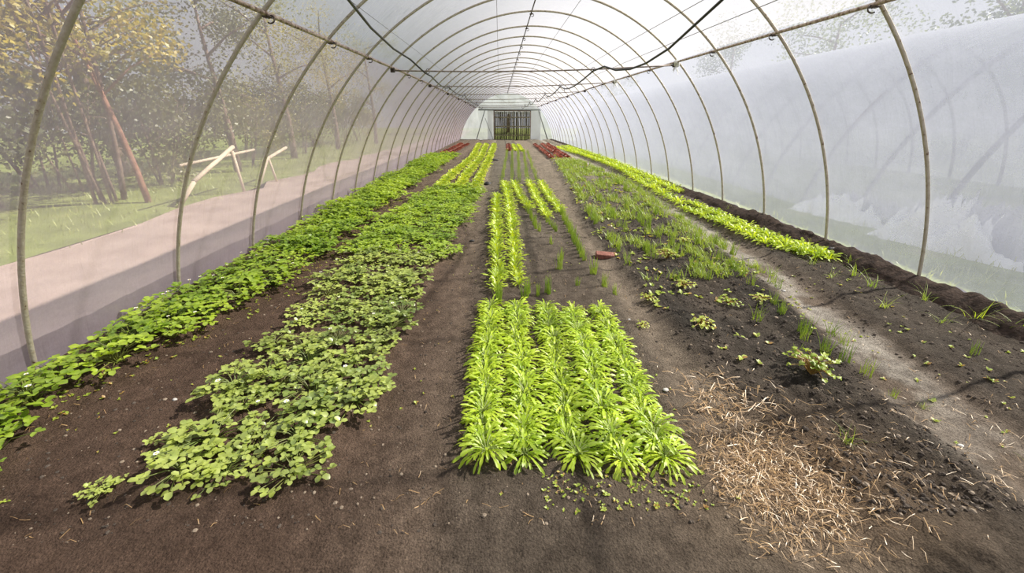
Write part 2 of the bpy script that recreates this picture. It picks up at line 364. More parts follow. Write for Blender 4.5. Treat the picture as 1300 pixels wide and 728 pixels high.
hose([(-1.28, 3.2, 2.88), (-1.35, 4.0, 2.81), (-1.41, 4.6, 2.74), (-1.48, 5.6, 2.66), (-1.53, 6.9, 2.61), (-1.45, 7.7, 2.56), (-1.3, bars[0], bar_z(-1.3, bars[0]))], [-1.25, -1.36],
     'black irrigation hose slung along the left side of the crossbars', .07)
hose([(2.05, 3.6, 2.98), (2.07, 4.5, 2.73), (2.07, 5, 2.63), (2.07, 5.7, 2.49), (2.03, 6.4, 2.4), (1.99, 7, 2.38), (1.87, 7.4, 2.40), (1.77, 7.8, 2.49), (1.66, bars[0], bar_z(1.66, bars[0]))], [1.66, 1.65],
     'black irrigation hose sagging along the right side of the crossbars', .13)
# white film scraps tied round the right rail
def tuft_tie(y, s, lab):
    mb = MB(); rr = random.Random(int(y*10)); vs = []
    for i in range(9):
        for j in range(10):
            a = 2*pi*j/10; p = pi*i/8; r = s*(.75 + .5*rr.random()); vs.append((xr + r*sin(p)*cos(a)*.8, y + r*cos(p)*1.2, zr - .02 + r*sin(p)*sin(a) + zo(y)))
    mb.add(vs, [(i*10+j, i*10+(j+1) % 10, (i+1)*10+(j+1) % 10, (i+1)*10+j) for i in range(8) for j in range(10)])
    for k in range(7):
        a = rr.uniform(-.8, .8); p0 = Vector((xr + rr.uniform(-.03, .03), y + rr.uniform(-.08, .08), zr - .05 + zo(y)))
        p1 = p0 + Vector((.12*a, rr.uniform(-.08, .08), -rr.uniform(.06, .15)*s/.06)); w = Vector((.012, .012, 0))
        mb.add([p0 - w, p0 + w, p1 + w*.6, p1 - w*.6], [(0, 1, 2, 3)])
    tag(ob('plastic_tie', mb.mesh('plastic_tie', M['tie'])), lab, 'tie')
tuft_tie(bars[0] - .08, .062, 'ragged white plastic tie on the right rail where the first crossbar meets it')
tuft_tie(bars[1] - .1, .06, 'ragged white plastic tie hanging on the right rail by the second crossbar')

# ------------------------------------------------------------------ end wall and door
ez = zo(END_Y); DL, DR, DT = -.5, 2.62, 2.03
def end_wall():
    mb = MB(); y = END_Y
    def top(x):    # height of the arch at x
        best = 0
        for k in range(A_IT := 120):
            a = 25 + 150*k/(A_IT-1); px, pz = prof(a, .02)
            if abs(px - x) < .035: best = max(best, pz)
        return best
    arch = [prof(a, .02) for a in [A_R + (A_L - A_R)*i/80 for i in range(81)]]
    # right of the door, left of it, above it: columns between floor/lintel and arch
    pts = sorted(set([round(p[0], 3) for p in arch if p[1] > .02] + [DL, DR]))
    def arch_z(x):
        up_ = [p for p in arch if p[1] > .9] ; lo = None
        for (x0, z0), (x1, z1) in zip(arch, arch[1:]):
            if min(x0, x1) - 1e-6 <= x <= max(x0, x1) + 1e-6 and abs(x1-x0) > 1e-6:
                z = z0 + (z1 - z0)*(x - x0)/(x1 - x0); lo = z if lo is None else max(lo, z)
        return lo or 0
    for x0, x1 in zip(pts, pts[1:]):
        b = DT if x0 >= DL - 1e-6 and x1 <= DR + 1e-6 else -.1
        za, zb = arch_z(x0), arch_z(x1)
        if min(za, zb) < b: continue
        n = 4
        mb.add([(x0 + (x1-x0)*u, y + .04*nz(x0 + (x1-x0)*u, b + (za + (zb-za)*u - b)*k/n, 1.5), b + (za + (zb-za)*u - b)*k/n + ez) for k in range(n+1) for u in (0, 1)],
               [(2*k, 2*k+1, 2*k+3, 2*k+2) for k in range(n)])
    struct('wall_end', mb.mesh('wall_end', M['film_e'], False))
end_wall()
mb = MB(); mb.tube([(-1.75, END_Y - .1, 2.06 + ez + .3), (3.72, END_Y - .1, 2.08 + ez + .3)], .055, 8)
tag(ob('header_beam', mb.mesh('header_beam', M['beam'])), 'thick grey beam across the far end above the dark door', 'beam')
mb = MB(); mb.box((-1.72, END_Y - .08, 2.1 + ez + .3), (3.7, END_Y - .05, 2.42 + ez + .3)); struct('trim_1', mb.mesh('trim_1', M['film_white'], False))
for x0, x1, lab in ((-1.2, -1.98, 'grey brace leaning out from the beam left of the door'), (3.25, 4.1, 'grey brace leaning out from the beam right of the door')):
    mb = MB(); mb.tube([(x0, END_Y - .16, 2.05 + ez + .3), (x1, END_Y - .16, ez - .05)], .035 if x0 < 0 else .05, 8)
    tag(ob('brace', mb.mesh('brace', M['beam'])), lab, 'brace')
for a, b, lab in ((-1.0, DL - .02, 'white film panel between left brace and dark door'), (DR + .02, 3.45, 'white film panel between dark door and right brace')):
    mb = MB(); mb.box((a, END_Y - .06, ez - .05), (b, END_Y - .035, DT + ez + .28))
    tag(ob('film_panel', mb.mesh('film_panel', M['film_white'], False)), lab, 'panel')
mb = MB(); mb.tube([(-1.2, END_Y - .12, 1.75 + ez), (DL - .05, END_Y - .12, ez + .05)], .018, 6)
tag(ob('brace', mb.mesh('brace', M['beam'])), 'thin diagonal brace across the white panel left of the door', 'brace')
# door of dark upright sticks in a frame
mb = MB(); dt = DT + ez + .3
for x in (DL, DR - .07): mb.box((x, END_Y - .09, ez - .05), (x + .07, END_Y - .02, dt))
mb.box((DL, END_Y - .09, dt - .07), (DR, END_Y - .02, dt))
d1 = struct('door_1', mb.mesh('door_1', M['bark'], False))
mb = MB(); x = DL + .075; rr = random.Random(3)
while x < DR - .1:
    r = rr.uniform(.018, .034); mi = 1 if rr.random() < .22 else 0; mb.tube([(x, END_Y - .04 + rr.uniform(-.01, .01), ez), (x + rr.uniform(-.015, .015), END_Y - .04, ez + .9), (x + rr.uniform(-.015, .015), END_Y - .04 + rr.uniform(-.01, .01), dt - .07 - rr.uniform(0, .05))], r, 6, mi); x += r*2 + rr.uniform(-.004, .006)
ob('slat', mb.mesh('slat', [M['slat'], M['slat_pale']]), d1)
for z in (.35, 1.05, 1.75):
    mb = MB(); mb.box((DL + .07, END_Y - .085, ez + z), (DR - .07, END_Y - .065, ez + z + .09)); ob('crosspiece', mb.mesh('crosspiece', M['slat_pale'], False), d1)

# ------------------------------------------------------------------ soil ridge where the right film is buried, its backlit shade painted dark
mb = MB(); vs = []; n = 12
ys = [1.2]
while ys[-1] < END_Y - .4: ys.append(ys[-1] + max(.03, .012*ys[-1]))
for y in ys:
    hh = .15 + .05*nz(0, y, 1.4, 8) + .03*nz(0, y, 6, 8); hh *= 1 - .55*sm(6, 11, y)
    xw = prof(21.5)[0]
    for k in range(n + 1):
        t = k/n; x = xw - .34 + .36*t
        z = hh*(sin(pi*min(1, t*.62 + .0))**1.3) * (1 + .25*nz(x*9, y*9, 1, 2)) + .012*noise.fractal(Vector((x*22, y*22, 1)), 1, 2, 3)
        vs.append((x + .03*nz(y, t*2, 3, 5), y, z + zo(y) + .05))
mb.add(vs, [(j*(n+1)+i, j*(n+1)+i+1, (j+1)*(n+1)+i+1, (j+1)*(n+1)+i) for j in range(len(ys)-1) for i in range(n)])
struct('trim_2', mb.mesh('trim_2', M['ridge']))

# ------------------------------------------------------------------ plants: meshes
def blade(mb, p, az, tilt0, bend, L, prof_w, n=6, fold=.25, mi=0, twist=0, wave=0, rg=R, rib=None):
    """one leaf: a strip that starts at p, heads out along az at elevation tilt0 and bends down by bend over its length"""
    pos = Vector(p); c, l, r = [], [], []; side = Vector((-sin(az), cos(az), 0))
    for i in range(n + 1):
        t = i/n; e = tilt0 - bend*t
        d = Vector((cos(az)*cos(e), sin(az)*cos(e), sin(e))); nrm = side.cross(d) * -1
        if nrm.z < 0 and abs(e) < 1.5: nrm = -nrm
        w = prof_w(t); s2 = side*cos(twist*t) + nrm*sin(twist*t)
        wl = nrm*(fold*w + wave*w*sin(t*21 + az*5)); wr = nrm*(fold*w + wave*w*sin(t*19 + 2 + az*3))
        c.append(pos.copy()); l.append(pos + s2*w + wl); r.append(pos - s2*w + wr)
        pos = pos + d*(L/n)
    m = n + 1
    mb.add(c + l + r, [(i, i+1, m+i+1, m+i) for i in range(n)] + [(i+1, i, 2*m+i, 2*m+i+1) for i in range(n)], mi)
    if rib is not None:
        s3 = [x + Vector((0, 0, .0015)) for x in c]; w0 = .0026
        mb.add([a - side*w0*(1-.7*i/n) for i, a in enumerate(s3)] + [a + side*w0*(1-.7*i/n) for i, a in enumerate(s3)], [(i, i+1, m+i+1, m+i) for i in range(n)], rib)
def w_obov(W): return lambda t: W*max(.03, 1 - abs(2*t**.85 - 1)**2.6)**.6
def strawberry_meshes(rg, leaves, spread, hgt, L, flowers, mats, detail=True):
    lf, st, fl = MB(), MB(), []
    for k in range(leaves):
        az = 2*pi*k/leaves*2.618 + rg.uniform(-.4, .4); out = spread*rg.random()**.62; h = hgt*rg.uniform(.5, 1.08)*(1.05 - .45*out/spread)
        tip = Vector((cos(az)*out, sin(az)*out, h))
        mid = Vector((cos(az)*out*.38, sin(az)*out*.38, h*.72))
        st.tube([(0, 0, -.01), mid, tip], .0028, 4, cap=False)
        s = L*rg.uniform(.75, 1.15); te = rg.uniform(-.25, .35)
        for da, q in ((0, 1.0), (1.75, .9), (-1.75, .9)):
            a2 = az + da + rg.uniform(-.15, .15)
            def wf(t, W=s*q*.43):
                return w_obov(W)(t)*(1 + (.07 if int(t*8) % 2 else -.05))
            blade(lf, tip + Vector((cos(a2), sin(a2), 0))*s*.1, a2, te + rg.uniform(-.35, .35) + .15, rg.uniform(.1, .8), s*q, wf, 6 if detail else 4, rg.uniform(.12, .38), rg=rg)
    for k in range(flowers):
        az = rg.uniform(0, 6.28); o = spread*rg.uniform(.2, .9); p = Vector((cos(az)*o, sin(az)*o, hgt*rg.uniform(.85, 1.1)))
        st.tube([(0, 0, 0), p*.55 + Vector((0, 0, .03)), p], .0018, 4, cap=False)
        pm, ey = MB(), MB()
        for j in range(5):
            a = 2*pi*j/5; blade(pm, p, a, .45, .35, .014, lambda t: .0075*sin(pi*min(1, .1 + .85*t)), 3, .1)
        ey.add([(p.x + .005*cos(2*pi*j/8), p.y + .005*sin(2*pi*j/8), p.z + .004) for j in range(8)] + [(p.x, p.y, p.z + .008)], [(j, (j+1) % 8, 8) for j in range(8)])
        fl.append((pm, ey))
    return lf, st, fl
def proto_parts(kind, lf, st, fl, mats, stname='stalks'):
    o = ob(kind, None)
    ob('foliage', lf.mesh('foliage', mats), o); ob(stname, st.mesh(stname, M['petiole']), o)
    for pm, ey in fl:
        f = ob('flower', pm.mesh('flower', M['petal']), o); ob('flower_eye', ey.mesh('flower_eye', M['eye']), f); f['label'] = 'small white open flower'
    return o
used = set()
def put(p, loc, rz, sc, label, cat, group):
    if p.name in used: o = copy_tree(p)
    else: o = p; used.add(p.name)
    o.location = loc; o.rotation_euler = (0, 0, rz); o.scale = (sc, sc, sc*R.uniform(.92, 1.1))
    tag(o, label, cat, group); return o

# strawberry plants -------------------------------------------------
rs = random.Random(21)
lush = [proto_parts('strawberry_plant', *strawberry_meshes(rs, 36, .21, .15, .045, fl, 0), M['straw_a']) for fl in (0, 1, 0, 0, 2, 0)]
low = [proto_parts('strawberry_plant', *strawberry_meshes(rs, 36, .19, .085, .035, fl, 0), M['straw_b']) for fl in (0, 1, 0, 1, 0, 0)]
def far_plant(kind, rg, leaves, spread, h, L, mat):
    lf, st, _ = strawberry_meshes(rg, leaves, spread, h, L, 0, 0, False); lf.add(st.v, st.f); return ob(kind, lf.mesh(kind, mat))
lush_far = [far_plant('strawberry_plant', rs, 42, .25, .16, .052, M['straw_a']) for _ in range(4)]
low_far = [far_plant('strawberry_plant', rs, 42, .23, .11, .044, M['straw_a']) for _ in range(4)]
def mat_bed(y0, y1, xl_, xr_, n_near, protos, far, label, group, thin=None):
    spots = []; rg = random.Random(int(y0*100) + len(label)); tries = 0
    while tries < 9000:
        tries += 1
        y = y0 + (y1 - y0)*rg.random()**1.25; a, b = xl_(y), xr_(y); x = a + (b - a)*rg.random()
        if thin and rg.random() > thin(x, y): continue
        d = .205 + .007*y
        if all((x-u)**2 + (y-v)**2 > d*d for u, v in spots): spots.append((x, y))
    spots.sort(key=lambda s: s[1])
    for x, y in spots:
        ps = protos if y < 5.2 else far
        put(ps[rg.randrange(len(ps))], (x, y, gz(x, y) - .004), rg.uniform(0, 6.28), rg.uniform(.82, 1.2)*(1 + .012*y), label, 'strawberry plant', group)
    return len(spots)
n1 = mat_bed(2.1, 19.5, lambda y: -3.02, lambda y: lerp(B1R, y), 0, lush, lush_far, 'leafy strawberry plant in the lush bed along the left plastic wall', 'strawberries along the left wall')
print('bed1', n1)
def thin2(x, y):
    t = (x - lerp(B2L, y))/(lerp(B2R, y) - lerp(B2L, y))
    v = 1.0 if y > 4.5 else .12 + .88*sm(.12, .5, t)
    return v * (1 - .9*sm(.0, .3, nz(x, y, 2.3, 30))*(1 - sm(4, 6, y))*(1 - sm(.5, .7, t)))
n2_ = mat_bed(1.62, 10.3, lambda y: lerp(B2L, y) + .02, lambda y: lerp(B2R, y) - .1, 0, low, low_far, 'pale strawberry plant in the matted bed left of the centre path', 'strawberries in the second bed', thin2)
print('bed2', n2_)
for x, y, s, p, lab in ((-2.82, 1.86, .95, lush[1], 'strawberry plant at the left frame edge, in front of the lush bed'), (-2.62, 1.6, .6, lush[2], 'small strawberry plant at the left frame edge, lowest of the lush ones'), (-3.0, 1.98, .95, lush[0], 'strawberry plant half cut by the left frame edge, above its small neighbours'),
                     (-2.55, 1.42, .6, low[0], 'tiny strawberry seedling in the bottom left corner of the soil'),
                     (-1.98, 1.56, .5, low[2], 'small strawberry runner on bare soil left of the second bed, nearest the camera'),
                     (-1.86, 1.86, .7, low[4], 'strawberry plant on bare soil at the second bed\'s near left corner'),
                     (-1.74, 2.3, .62, low[0], 'isolated strawberry clump on bare soil, halfway up the sparse left edge'), (-1.95, 2.62, .5, low[5], 'isolated small strawberry clump further up the sparse left edge')):
    put(p, (x, y, gz(x, y)), R.uniform(0, 6), s, lab, 'strawberry plant', None)

# rocket and greens --------------------------------------------------
def w_lobed(W, rg):
    ph = rg.random()
    def f(t):
        if t < .28: return W*.16
        u = (t - .28)/.72
        lob = .28 + .72*abs(sin(pi*(u*3.2 + ph))) if u < .72 else 1.0
        return W*(.4 + .75*u)*max(.02, 1 - u**6)**.5*lob
    return f
def rocket_mesh(rg, leaves, L, W, mats, n=12, rib=1, lo=.75, bend=(1.3, 2.0)):
    mb = MB()
    for k in range(leaves):
        az = k*2.39996 + rg.uniform(-.3, .3); q = k/leaves
        blade(mb, (.006*cos(az), .006*sin(az), 0), az, lo + .72*q + rg.uniform(-.12, .12), rg.uniform(*bend)*(1 - .35*q), L*rg.uniform(.75, 1.12)*(1 - .25*q), w_lobed(W*rg.uniform(.8, 1.2), rg), n, rg.uniform(.05, .3), 0, rg.uniform(-.5, .5), .12, rg, rib)
    return mb
rs = random.Random(5)
rocket = []
for k in range(6):
    o = ob('rocket_plant', None); r_ = rocket_mesh(rs, 54, .19, .0096, None, 18, None, .55, (1.5, 2.6)); ob('foliage', r_.mesh('foliage', M['rocket']), o)
    m2 = MB()
    for j in range(12):
        az = j*2.4 + rs.uniform(-.3, .3); e = rs.uniform(.9, 1.45); pts = []
        p = Vector((0, 0, 0))
        for i in range(4):
            ee = e - .3*i; pts.append(p.copy()); p = p + Vector((cos(az)*cos(ee), sin(az)*cos(ee), sin(ee)))*.028
        m2.tube(pts, .0026, 4, cap=False)
    ob('stalks', m2.mesh('stalks', M['rocket_rib']), o); rocket.append(o)
ROWN = ('leftmost', 'second', 'middle', 'fourth', 'rightmost')
near_x = (-.095, .135, .39, .64, .86); far_x = (-.10, .14, .42, .66, .935)
for r_ in range(5):
    n = 19
    for k in range(n):
        t = k/(n-1); y = (1.73, 1.72, 1.70, 1.64, 1.66)[r_] + t*1.82; x = near_x[r_] + (far_x[r_] - near_x[r_])*t + R.uniform(-.022, .022)
        s = 1.02 - .08*t + R.uniform(-.16, .14)
        if r_ in (2, 3) and 3 <= k <= 7 and R.random() < .3: s *= .7
        put(rocket[R.randrange(6)], (x, y, gz(x, y) + .002), R.uniform(0, 6.28), s,
            'feathery rocket plant, %s from the camera, front block, %s row' % (nth(k) if k else 'first', ROWN[r_] + (' from left' if r_ in (1, 3) else '')), 'salad plant', 'rocket in the front block')
greens = [ob('salad_plant', rocket_mesh(rs, 26, .155, .012, None, 10, None, .8, (1.0, 1.8)).mesh('salad_plant', M['greens'])) for _ in range(5)]
MID = ((((3.95, -.03), (9.2, -.08)), 'first', 1, 9.2), (((4.15, .19), (8.9, .19), (11.2, .11)), 'second', 1, 11.25), (((7.9, .56), (8.9, .46), (11.2, .37)), 'third', .95, 11.25), (((7.2, .84), (8.9, .79), (11.2, .79)), 'fourth', .9, 11.25), (((7.6, 1.14), (8.9, 1.08), (11.2, 1.09)), 'fifth', .95, 11.25))
for pts, nm, s0, yend in MID:
    y = pts[0][0]; k = 0
    while y < yend:
        x = lerp(pts, y) + R.uniform(-.015, .015)
        put(greens[R.randrange(5)], (x, y, gz(x, y)), R.uniform(0, 6.28), s0*R.uniform(.8, 1.1)*(1 + .02*y), 'small salad plant, %s from the near end, %s row of the middle bed' % ('first' if not k else nth(k), nm), 'salad plant', 'salad rows in the middle bed')
        y += .128 + .002*y; k += 1
# frilly lettuces ---------------------------------------------------
def lettuce_mesh(rg, leaves, L, W, n=5):
    mb = MB()
    for k in range(leaves):
        az = k*2.39996 + rg.uniform(-.2, .2); q = k/leaves
        blade(mb, (0, 0, .005), az, .25 + 1.05*q, .7 - .9*q, L*(1 - .45*q)*rg.uniform(.85, 1.1), lambda t: W*(1 - .35*q)*(.25 + .75*sin(pi*min(1, .08 + .8*t))), n, .35, 0, 0, .35, rg)
    return mb
lett = [ob('lettuce', lettuce_mesh(rs, 15, .155, .062).mesh('lettuce', M['lettuce'])) for _ in range(4)]
redl = [ob('red_lettuce', lettuce_mesh(rs, 14, .16, .062).mesh('red_lettuce', M['red'])) for _ in range(3)]
LROW = (([(10.35, -1.5), (12.6, -1.43), (18.6, -1.17), (28.6, -1.36)], 'left'), ([(10.3, -1.02), (12.6, -1.0), (18.6, -.82), (28.6, -.88)], 'middle'), ([(10.0, -.62), (13.1, -.56), (18.6, -.44), (28.6, -.36)], 'right'))
for pts, nm in LROW:
    y = pts[0][0]
    while y < 29:
        x = lerp(pts, y) + R.uniform(-.02, .02)
        put(lett[R.randrange(4)], (x, y, gz(x, y)), R.uniform(0, 6.28), R.uniform(1.1, 1.4), 'frilly yellow-green lettuce in the %s of three rows beyond the second strawberry bed' % nm, 'lettuce', 'lettuces in the %s of the three rows' % nm)
        y += .235
def row(pts, y1, step, protos, s, label, cat, group, jit=.02):
    y = pts[0][0]; k = 0
    while y < y1:
        x = lerp(pts, y) + R.uniform(-jit, jit)
        put(protos[R.randrange(len(protos))], (x, y, gz(x, y)), R.uniform(0, 6.28), s*R.uniform(.85, 1.15), label if '%s' not in label else label % ('first' if not k else nth(k)), cat, group)
        y += step(y) if callable(step) else step; k += 1
for x0, x1, nm in ((2.25, 2.33, 'left'), (2.6, 2.8, 'middle'), (2.93, 3.15, 'right')):
    row([(18.5, x0), (28.5, x1)], 28.6, .27, redl, 1.0, 'dark red lettuce in the %s of three red rows near the far end' % nm, 'red lettuce', 'red lettuces, %s row' % nm)
for x0, x1, nm in ((-2.75, -2.55, 'wall side'), (-2.35, -2.1, 'path side')):
    row([(20.5, x0), (29, x1)], 29, .3, redl, 1.05, 'red lettuce in the far left bed, %s row' % nm, 'red lettuce', 'red lettuces far left, %s row' % nm)
row([(23, .5), (28.7, .56)], 28.7, .28, redl, 1.0, 'red lettuce in the single red row of the middle bed, far end', 'red lettuce', 'red lettuces in the middle bed')
for x, nm in ((.86, 'left'), (1.2, 'right')):
    row([(22.9, x), (28.7, x + .02)], 28.7, .26, lett, 1.0, 'pale lettuce in the %s of two short rows ending the middle bed' % nm, 'lettuce', 'pale lettuces far middle, %s' % nm)
# leafy greens along the right wall ----------------------------------
must = [ob('mustard_plant', rocket_mesh(rs, 26, .17, .015, None, 10, None, .55, (.9, 1.6)).mesh('mustard_plant', M['greens'])) for _ in range(4)]
row([(4.85, 4.0), (5.6, 3.72), (8, 3.62)], 8, lambda y: .135, must, 1.05, 'leafy green, %s from the near end, path-side row by right wall', 'leafy green', 'leafy greens by the right wall')
row([(4.8, 4.12), (6, 3.95), (8, 3.88)], 8.2, lambda y: .14, must, 1.08, 'leafy green, %s from the near end, wall-side row by right wall', 'leafy green', 'leafy greens by the right wall')
row([(8.3, 3.7), (11, 3.82), (15, 4.05), (26.5, 3.5)], 26.5, lambda y: .2 + .004*y, must, 1.25, 'leafy green further along the right wall, path-side row', 'leafy green', 'far leafy greens, path side')
row([(9.6, 4.15), (12, 4.25), (17, 4.35), (26, 4.1)], 26.5, lambda y: .2 + .004*y, must, 1.25, 'leafy green further along the right wall, wall-side row', 'leafy green', 'far leafy greens, wall side')
row([(10.6, 4.0), (26, 3.8)], 26.5, lambda y: .26 + .004*y, must, 1.15, 'leafy green further along the right wall, between the two outer rows', 'leafy green', 'far leafy greens, between rows')

# onions --------------------------------------------------------------
def onion_mesh(rg, n, L, spread, lean, r=.0027):
    mb = MB()
    for k in range(n):
        a = rg.uniform(0, 6.28); d = spread*sqrt(rg.random()); p = Vector((cos(a)*d, sin(a)*d, -.01)); az = rg.uniform(0, 6.28); e = rg.uniform(0, lean); l = L*rg.uniform(.55, 1.1); pts = []
        for i in range(5):
            pts.append(p.copy()); ee = e*(1 + .5*i); p = p + Vector((cos(az)*sin(ee), sin(az)*sin(ee), cos(ee)))*l/4
        mb.tube(pts, r, 4, cap=False, taper=.2)
    return mb
tuft = [ob('onion_tuft', onion_mesh(rs, 26, .2, .035, .16, .0033).mesh('onion_tuft', M['onion'])) for _ in range(4)]
loose = [ob('onion_tuft', onion_mesh(rs, 12, .18, .04, .28, .0033).mesh('onion_tuft', M['onion'])) for _ in range(4)]
for x, y, s, lab in ((-.03, 3.68, 1.05, 'thick onion tuft at the near end of the leftmost salad row'), (-.02, 3.8, .9, 'onion tuft just behind the thick one ending the leftmost salad row'), (.24, 3.78, 1.1, 'thick onion tuft at the near end of the second salad row'), (.28, 3.92, .95, 'onion tuft behind the thick one ending the second salad row'),
                     (.49, 3.9, 1.15, 'lone onion tuft right of the second salad row'), (.38, 3.86, .7, 'sparse onion tuft between the two thick near tufts'), (.70, 4.62, 1.1, 'dense onion tuft alone in the third row gap'), (.78, 5.0, .8, 'thin onion tuft behind the dense lone tuft'),
                     (.83, 4.1, .6, 'thin short onion tuft on dark soil behind the front block'), (1.07, 4.42, 1.15, 'dense onion tuft in front of the red brick, left side'), (1.12, 4.08, .9, 'thin onion tuft nearest the camera in the fifth row'), (1.19, 3.9, .7, 'short onion tuft at the very end of the fifth row'),
                     (.72, 5.6, .7, 'small onion tuft in the fourth row gap')):
    put(tuft[R.randrange(4)], (x, y, gz(x, y)), R.uniform(0, 6), s, lab, 'onion tuft', None)
row([(6.35, .6), (7.8, .53)], 7.8, .14, tuft, .8, 'onion tuft, %s from the near end, third row of middle bed', 'onion tuft', 'onions of the third row')
row([(6.3, .87), (7.1, .81)], 7.1, .16, tuft, .75, 'onion tuft, %s from the near end, fourth row of middle bed', 'onion tuft', 'onions of the fourth row')
row([(4.95, 1.05), (6.4, 1.1), (7.5, 1.13)], 7.5, .13, tuft, .9, 'onion tuft, %s from the near end, fifth row beside the path', 'onion tuft', 'onions of the fifth row')
for x0, x1, nm in ((.05, .4, 'first'), (.33, .65, 'second'), (.52, .95, 'third'), (.76, 1.25, 'fourth'), (1.0, 1.45, 'fifth')):
    row([(11.4, x0), (22.8, x1)], 22.8, lambda y: .42 + .008*y, loose, 1.2, 'thin onion tuft in the distant part of the %s row of the middle bed' % nm, 'onion tuft', 'distant onions of the %s row' % nm)
rg = random.Random(14); k = 0
while k < 150:
    y = 2.5 + 13.5*rg.random()**1.25; t = rg.random(); a, b = lerp(RBL, y) + .12, lerp(SPL, y) + .1
    if y < 4 and (t < .42): continue
    x = a + (b - a)*(round(t*4)/4*.85 + t*.15)
    put((loose if y < 5 else tuft + loose)[rg.randrange(4 if y < 5 else 8)], (x, y, gz(x, y)), rg.uniform(0, 6.28), rg.uniform(.7, 1.15), 'onion tuft among weeds in the dark bed right of the brick path', 'onion tuft', 'onions in the weedy right bed'); k += 1
for x, y, s, lab in ((2.55, 2.55, .95, 'onion tuft on the sandy path edge, right of the yellow-green plant'), (2.62, 2.42, .9, 'onion tuft in front on the sandy path edge, right of the yellow-green plant'), (2.63, 2.2, .5, 'two stray onion blades beside the sandy path'), (2.45, 2.85, .8, 'onion tuft behind the yellow-green plant'), (3.6, 2.6, .7, 'lone onion tuft on dark soil right of the sandy path')):
    put(loose[R.randrange(4)], (x, y, gz(x, y)), R.uniform(0, 6), s, lab, 'onion tuft', None)
# grass and long onion leaves along the ridge ------------------------
def grass_mesh(rg, n, L, spread, w=.003):
    mb = MB()
    for k in range(n):
        a = rg.uniform(0, 6.28); d = spread*rg.random()
        blade(mb, (cos(a)*d, sin(a)*d, -.01), rg.uniform(0, 6.28), rg.uniform(.7, 1.5), rg.uniform(.4, 1.5), L*rg.uniform(.5, 1.1), lambda t: w*(1 - t*.9), 5, .2, rg=rg)
    return mb
gt = [ob('grass_tuft', grass_mesh(rs, 16, .2, .05).mesh('grass_tuft', M['grass'])) for _ in range(3)]
gb = [ob('grass_tuft', grass_mesh(rs, 12, .24, .06).mesh('grass_tuft', M['onion'])) for _ in range(3)]
GR = ((4.0, 4.25, 1.1), (3.9, 3.9, 1.0), (4.15, 3.55, .9), (4.2, 3.15, 1.2), (3.75, 4.6, .8), (3.9, 5.0, .9), (4.22, 4.6, .8), (3.6, 3.4, .8), (4.25, 2.9, 1.1), (3.85, 3.1, .7), (4.28, 5.35, .8), (3.7, 4.2, .7), (4.3, 7.6, 1.0))
for x, y, s in GR:
    put(gb[R.randrange(3)], (x, y, gz(x, y) + .01), R.uniform(0, 6), s, 'long loose grass tuft growing in front of the shaded soil ridge at the right wall', 'grass tuft', 'grass along the soil ridge')
for x, y, s, lab in ((2.82, 1.5, .85, 'yellowish grass tuft low at the right, nearest the camera'), (3.05, 1.55, .7, 'yellowish grass tuft at the right frame edge, low'), (1.93, 1.75, .7, 'grass tuft behind the straw heap'), (3.1, 1.75, .6, 'small grass tuft at the right frame edge, above the lowest one'), (2.75, 2.1, .4, 'tiny grass tuft in the sandy path')):
    put(gt[R.randrange(3)], (x, y, gz(x, y)), R.uniform(0, 6), s, lab, 'grass tuft', None)
# yellowing leafy clumps in the right bed ----------------------------
def clump(rg, n, L, h):
    lf, st = MB(), MB()
    for k in range(n):
        az = k*2.4 + rg.uniform(-.3, .3); o = L*rg.uniform(.02, 1); tip = Vector((cos(az)*o, sin(az)*o, h*rg.uniform(.5, 1)*(1.1 - .4*o/L)))
        st.tube([(0, 0, 0), tip*.5 + Vector((0, 0, h*.3)), tip], .0032, 4, cap=False)
        blade(lf, tip, az + rg.uniform(-.5, .5), rg.uniform(.0, .5), rg.uniform(.6, 1.6), .036*rg.uniform(.7, 1.2), w_obov(.015), 5, .35, 0, 0, .3, rg)
    return lf, st
yc = []
for n, L, h in ((54, .15, .13), (34, .12, .1), (30, .13, .09)):
    lf, st = clump(rs, n, L, h); o = ob('leafy_clump', None); ob('foliage', lf.mesh('foliage', M['yellow']), o); ob('stalks', st.mesh('stalks', M['rust']), o); yc.append(o)
for x, y, s, p, lab in ((2.16, 2.36, 1.1, 0, 'large yellow-green leafy clump alone on dark soil behind the straw'), (1.72, 3.1, .9, 1, 'pale leafy clump with reddish stalks on dark soil, left of the onions'), (2.2, 3.55, .9, 2, 'pale reddish leafy clump among onions, near the sandy path'),
                        (1.92, 3.95, .9, 1, 'orange-tinged leafy clump in the middle of the weedy right bed'), (2.55, 3.6, .8, 2, 'yellowing clump beside the sandy path, behind the pale ones'), (1.46, 3.7, .7, 2, 'small reddish clump at the left edge of the weedy bed'), (1.25, 3.2, .5, 1, 'small yellow clump at the far right corner of the front block'), (2.1, 4.9, 1, 0, 'yellow-green clump further back in the weedy bed'), (2.6, 5.6, 1, 2, 'yellow clump beside the sandy path, level with the brick')):
    put(yc[p], (x, y, gz(x, y)), R.uniform(0, 6), s, lab, 'weed clump', None)

for p in lush + low + lush_far + low_far + rocket + greens + lett + redl + must + tuft + loose + gt + gb + yc:
    if p.name not in used:
        for c in list(p.children): bpy.data.objects.remove(c)
        bpy.data.objects.remove(p)
